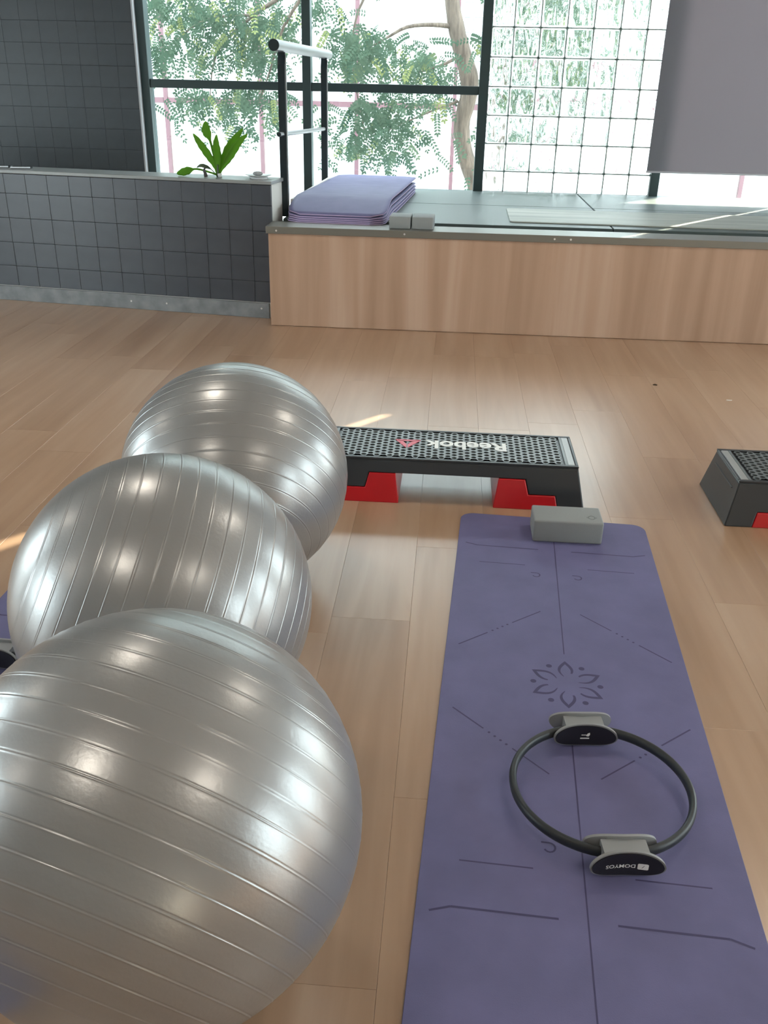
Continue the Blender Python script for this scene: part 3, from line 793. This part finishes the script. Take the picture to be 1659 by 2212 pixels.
# ================================================================== pilates rings
def make_ring():
    e = empty('pilates_ring', (0, 0, 0)); RR = .182; zc = .033
    n = 96; mb = MB(); V = []; m_ = 12
    for i in range(n):
        a = 6.28318 * i / n; ca, sa = math.cos(a), math.sin(a)
        for j in range(m_):
            q = 6.28318 * j / m_; rr = RR + .0078 * math.cos(q); z = zc + .0118 * math.sin(q)
            V.append((rr * ca, rr * sa, z))
    F = [(i * m_ + j, ((i + 1) % n) * m_ + j, ((i + 1) % n) * m_ + (j + 1) % m_, i * m_ + (j + 1) % m_) for i in range(n) for j in range(m_)]
    mb.add(V, F); mb.build('ring_band', RINGM, e, smooth=True)
    HL, HH = .071, .0295
    def plate(mb, hl, hh, ya, yb, n_=30):
        us = [-hl * math.cos(math.pi * k / n_) for k in range(n_ + 1)]
        hgt = lambda u: hh * max(0.0, 1 - abs(u / hl) ** 2.6) ** .5
        rows = 7; V = []; F = []
        for side in (ya, yb):
            for u in us:
                for j in range(rows): V.append((u, side(u), zc + hgt(u) * (-1 + 2 * j / (rows - 1))))
        w_ = rows; off = (n_ + 1) * rows
        for i in range(n_):
            for j in range(rows - 1):
                q = i * w_ + j; F.append((q, q + w_, q + w_ + 1, q + 1)); F.append((off + q, off + q + 1, off + q + w_ + 1, off + q + w_))
            for j in (0, rows - 1):
                q = i * w_ + j; F.append((q, q + w_, off + q + w_, off + q))
        mb.add(V, F)
    vo = lambda u: .016 + .0125 * (u / HL) ** 2
    for pos, txt in ((-1, 'near'), (1, 'far')):
        y0 = pos * (RR + .002)
        pad = MB()
        for sg in (-1, 1):
            plate(pad, HL, HH, lambda u: y0 + sg * vo(u), lambda u: y0 + sg * (vo(u) + .006))
        pad.prism([(-.040, -.017), (.040, -.017), (.040, .017), (-.040, .017)], lambda u, v: (u * (1 + 250 * v * v), y0 + v, zc - .02), lambda u, v: (u * (1 + 250 * v * v), y0 + v, zc + .0215))
        po = pad.build('grip', PADG, e, smooth=True, angle=.7)
        for sg in (-1, 1):
            fc = MB()
            plate(fc, HL - .0035, HH - .0035, lambda u: y0 + sg * (vo(u) + .0055), lambda u: y0 + sg * (vo(u) + .0085))
            fc.build('rubber_face', PADB, po, smooth=True, angle=.7)
        if pos == -1:
            me = text_mesh('DOMYOS', .056, .0085, .012, .0002)
            for v in me.vertices:
                u, z = -v.co.x - .012, -v.co.y - .003
                v.co = (u, y0 - (vo(u) + .0088) - v.co.z * .3, zc + z)
            me.materials.append(LOGOW); link('lettering', me, po)
            sq = MB(); sq.prism([(x * .0098 + .030, z * .0068 - .003) for x, z in ((-1, -.8), (-.8, -1), (.8, -1), (1, -.8), (1, .8), (.8, 1), (-.8, 1), (-1, .8))], lambda u, z: (u, y0 - (vo(u) + .0080), zc + z), lambda u, z: (u, y0 - (vo(u) + .0092), zc + z))
            sqo = sq.build('emblem', LOGOW, po)
            ln = MB(); ln.prism([(.0275, -.006), (.0285, -.006), (.0325, 0), (.0315, 0)], lambda u, z: (u, y0 - (vo(u) + .0091), zc + z), lambda u, z: (u, y0 - (vo(u) + .0095), zc + z)); ln.build('emblem_stroke', PADB, po)
        else:
            mk = MB()
            for (a, b, c, d) in ((-.010, .010, -.0085, -.006), (-.008, .004, .001, .0025)):
                mk.prism([(a, c), (b, c), (b, d), (a, d)], lambda u, z: (u, y0 - (vo(u) + .0080), zc + z), lambda u, z: (u, y0 - (vo(u) + .0092), zc + z))
            mk.prism([(.003, -.001), (.008, -.002), (.011, .003), (.010, .008), (.005, .005)], lambda u, z: (u, y0 - (vo(u) + .0080), zc + z), lambda u, z: (u, y0 - (vo(u) + .0092), zc + z))
            mk.build('emblem', LOGOW, po)
    return e
r1 = make_ring(); r1.location = (.367, 1.482, MT + .0003); r1.rotation_euler = (0, 0, math.radians(5))
tag(r1, 'black pilates ring with two grey-rimmed grips on the purple mat', 'pilates ring', 'pilates rings')
r2 = copy_tree(r1); r2.location = (-1.085, 1.632, MT + .0003); r2.rotation_euler = (0, 0, math.radians(-3))
tag(r2, 'black pilates ring partly hidden behind the silver balls at the left edge', 'pilates ring', 'pilates rings')

# ================================================================== things on the low partition
ZC = .7995
pe = tag(empty('potted_plant', (-1.408, 5.666, ZC), ANG), 'green plant with broad upright leaves on the low tiled wall', 'plant')
def leaf(pts, width, depth, name='leaf', stalk=.25, mt=None, fold=.25):
    P = smooth_path([(x, depth * (i / 4) ** 1.5 + .01 * math.sin(i * 1.7), z) for i, (x, z) in enumerate(pts)], 5)
    n = len(P); mb = MB(); V = []
    for i, p in enumerate(P):
        t = i / (n - 1)
        w = width * .5 * (.26 if t < stalk else max(.04, math.sin(math.pi * min(1, .06 + .94 * ((t - stalk) / (1 - stalk)) ** .85)) ** .8)) * (1 + .08 * math.sin(i * 2.1))
        a = Vector(P[max(0, i - 1)]); b = Vector(P[min(n - 1, i + 1)]); d = (b - a).normalized()
        s_ = d.cross(Vector((0, 1, 0))).normalized() if abs(d.y) < .95 else Vector((1, 0, 0))
        for q in (-1, -.5, 0, .5, 1):
            V.append(Vector(p) + s_ * w * q + Vector((0, -1, 0)) * (abs(q) * w * fold))
    F = [(i * 5 + j, i * 5 + j + 1, (i + 1) * 5 + j + 1, (i + 1) * 5 + j) for i in range(n - 1) for j in range(4)]
    mb.add(V, F)
    o = mb.build(name, mt or LEAFM, pe, smooth=True)
    md = o.modifiers.new('thick', 'SOLIDIFY'); md.thickness = .0008
leaf([(0.0, 0.002), (-0.022, 0.114), (-0.039, 0.201), (-0.06, 0.259), (-0.073, 0.304)], .056, .03, stalk=.52)
leaf([(-0.002, 0.006), (-0.025, 0.074), (-0.057, 0.137), (-0.098, 0.199), (-0.13, 0.238)], .046, -.03, stalk=.16)
leaf([(0.0, 0.006), (0.005, 0.079), (0.013, 0.139), (0.019, 0.191), (0.024, 0.238)], .052, -.05, stalk=.12)
leaf([(0.003, 0.006), (0.03, 0.08), (0.075, 0.153), (0.119, 0.214), (0.159, 0.272)], .056, .03, stalk=.2)
leaf([(0.005, 0.006), (0.048, 0.076), (0.096, 0.134), (0.153, 0.199), (0.205, 0.246)], .050, -.02, stalk=.16)
leaf([(-0.002, 0.002), (-0.037, 0.037), (-0.063, 0.056), (-0.09, 0.063), (-0.121, 0.05)], .022, -.03, 'withered_leaf', stalk=.3, mt=STEMM)
leaf([(-0.0, 0.012), (-0.105, 0.036), (-0.147, 0.039), (-0.198, 0.025), (-0.251, 0.011)], .045, -.03, stalk=.5)
MB().tube([(0, 0, .0), (.002, 0, .03), (.003, 0, .07)], [.008, .007, .004], 8).build('stem', STEMM, pe, smooth=True)
MB().lathe([(.001, 0), (.012, 0), (.014, .022), (.012, .022), (.010, .003), (.001, .003)], 16, (.022, -.02, 0)).build('glass_cup', mat('cup_glass', (.7, .75, .75), .15), pe, smooth=True)
dw = MB(); q = smooth_path([(-.0, 0, 0, .012), (-.004, 0, .02, .010), (-.010, .002, .036, .008), (-.004, .003, .048, .005)], 3)
dw.tube([p[:3] for p in q], [p[3] for p in q], 7)
tag(dw.build('driftwood', WOODDK, None, (-1.478, 5.66, ZC), smooth=True), 'small dark piece of wood beside the plant on the low wall', 'wood')
sx_, sy_ = -1.155, 5.635
sa = tag(empty('saucer', (sx_, sy_, ZC)), 'white saucer with a raised foot near the end of the low wall', 'saucer')
MB().lathe([(.001, 0), (.052, 0), (.055, .008), (.053, .012), (.001, .012)], 32).build('foot', PORC, sa, smooth=True, angle=.6)
MB().lathe([(.001, .013), (.05, .013), (.078, .021), (.079, .0225), (.05, .017), (.001, .0165)], 32).build('plate', PORC, sa, smooth=True, angle=.8)
st = MB(); prof = [(.0295 * math.cos(t) ** .7 if math.cos(t) > 0 else .0005, .012 * math.sin(t)) for t in [math.radians(-89 + 178 * k / 12) for k in range(13)]]
st.lathe(prof, 24); so = st.build('pebble', STONE, None, (sx_ - .004, sy_, ZC + .0168 + .0122), smooth=True); so.scale = (1, .85, 1)
tag(so, 'smooth grey pebble resting on the white saucer', 'stone')
for (x, y, rz, lab) in ((-2.685, 5.832, .32, 'thin dark handset with a pale edge on the low wall, wholly in view'), (-2.835, 5.852, .32, 'thin dark handset with a pale edge at the far left of the low wall')):
    d_ = tag(empty('handset', (x, y, ZC), ANG + rz), lab, 'handset', 'handsets on the low wall')
    MB().box(-.06, .06, -.03, .03, 0, .011).build('case', DEVICE, d_, bevel=.002)
    MB().box(-.059, .059, -.033, -.030, .004, .0125).build('edge_strip', DEVEDGE, d_)
    MB().box(-.057, .057, -.027, .027, .0111, .0116).build('screen', DEVICE, d_)

# bits on the floor
cb = MB(); 
for k in range(6):
    a = k * 1.05; cb.tube([(0, 0, .003), (.012 * math.cos(a), .010 * math.sin(a), .0012)], [.0035, .0012], 5)
tag(cb.build('crumb', CRUMB, None, (1.049, 4.442, .0002)), 'tiny dark crumb on the wooden floor before the bench', 'debris')
tag(MB().prism([(-.014, -.003), (.012, -.004), (.015, .003), (-.01, .005)], lambda x, y: (x, y, .0004), lambda x, y: (x, y, .002)).build('paper_scrap', CRUMBW, None, (1.359, 4.245, 0)), 'tiny white scrap on the wooden floor at the right', 'debris')
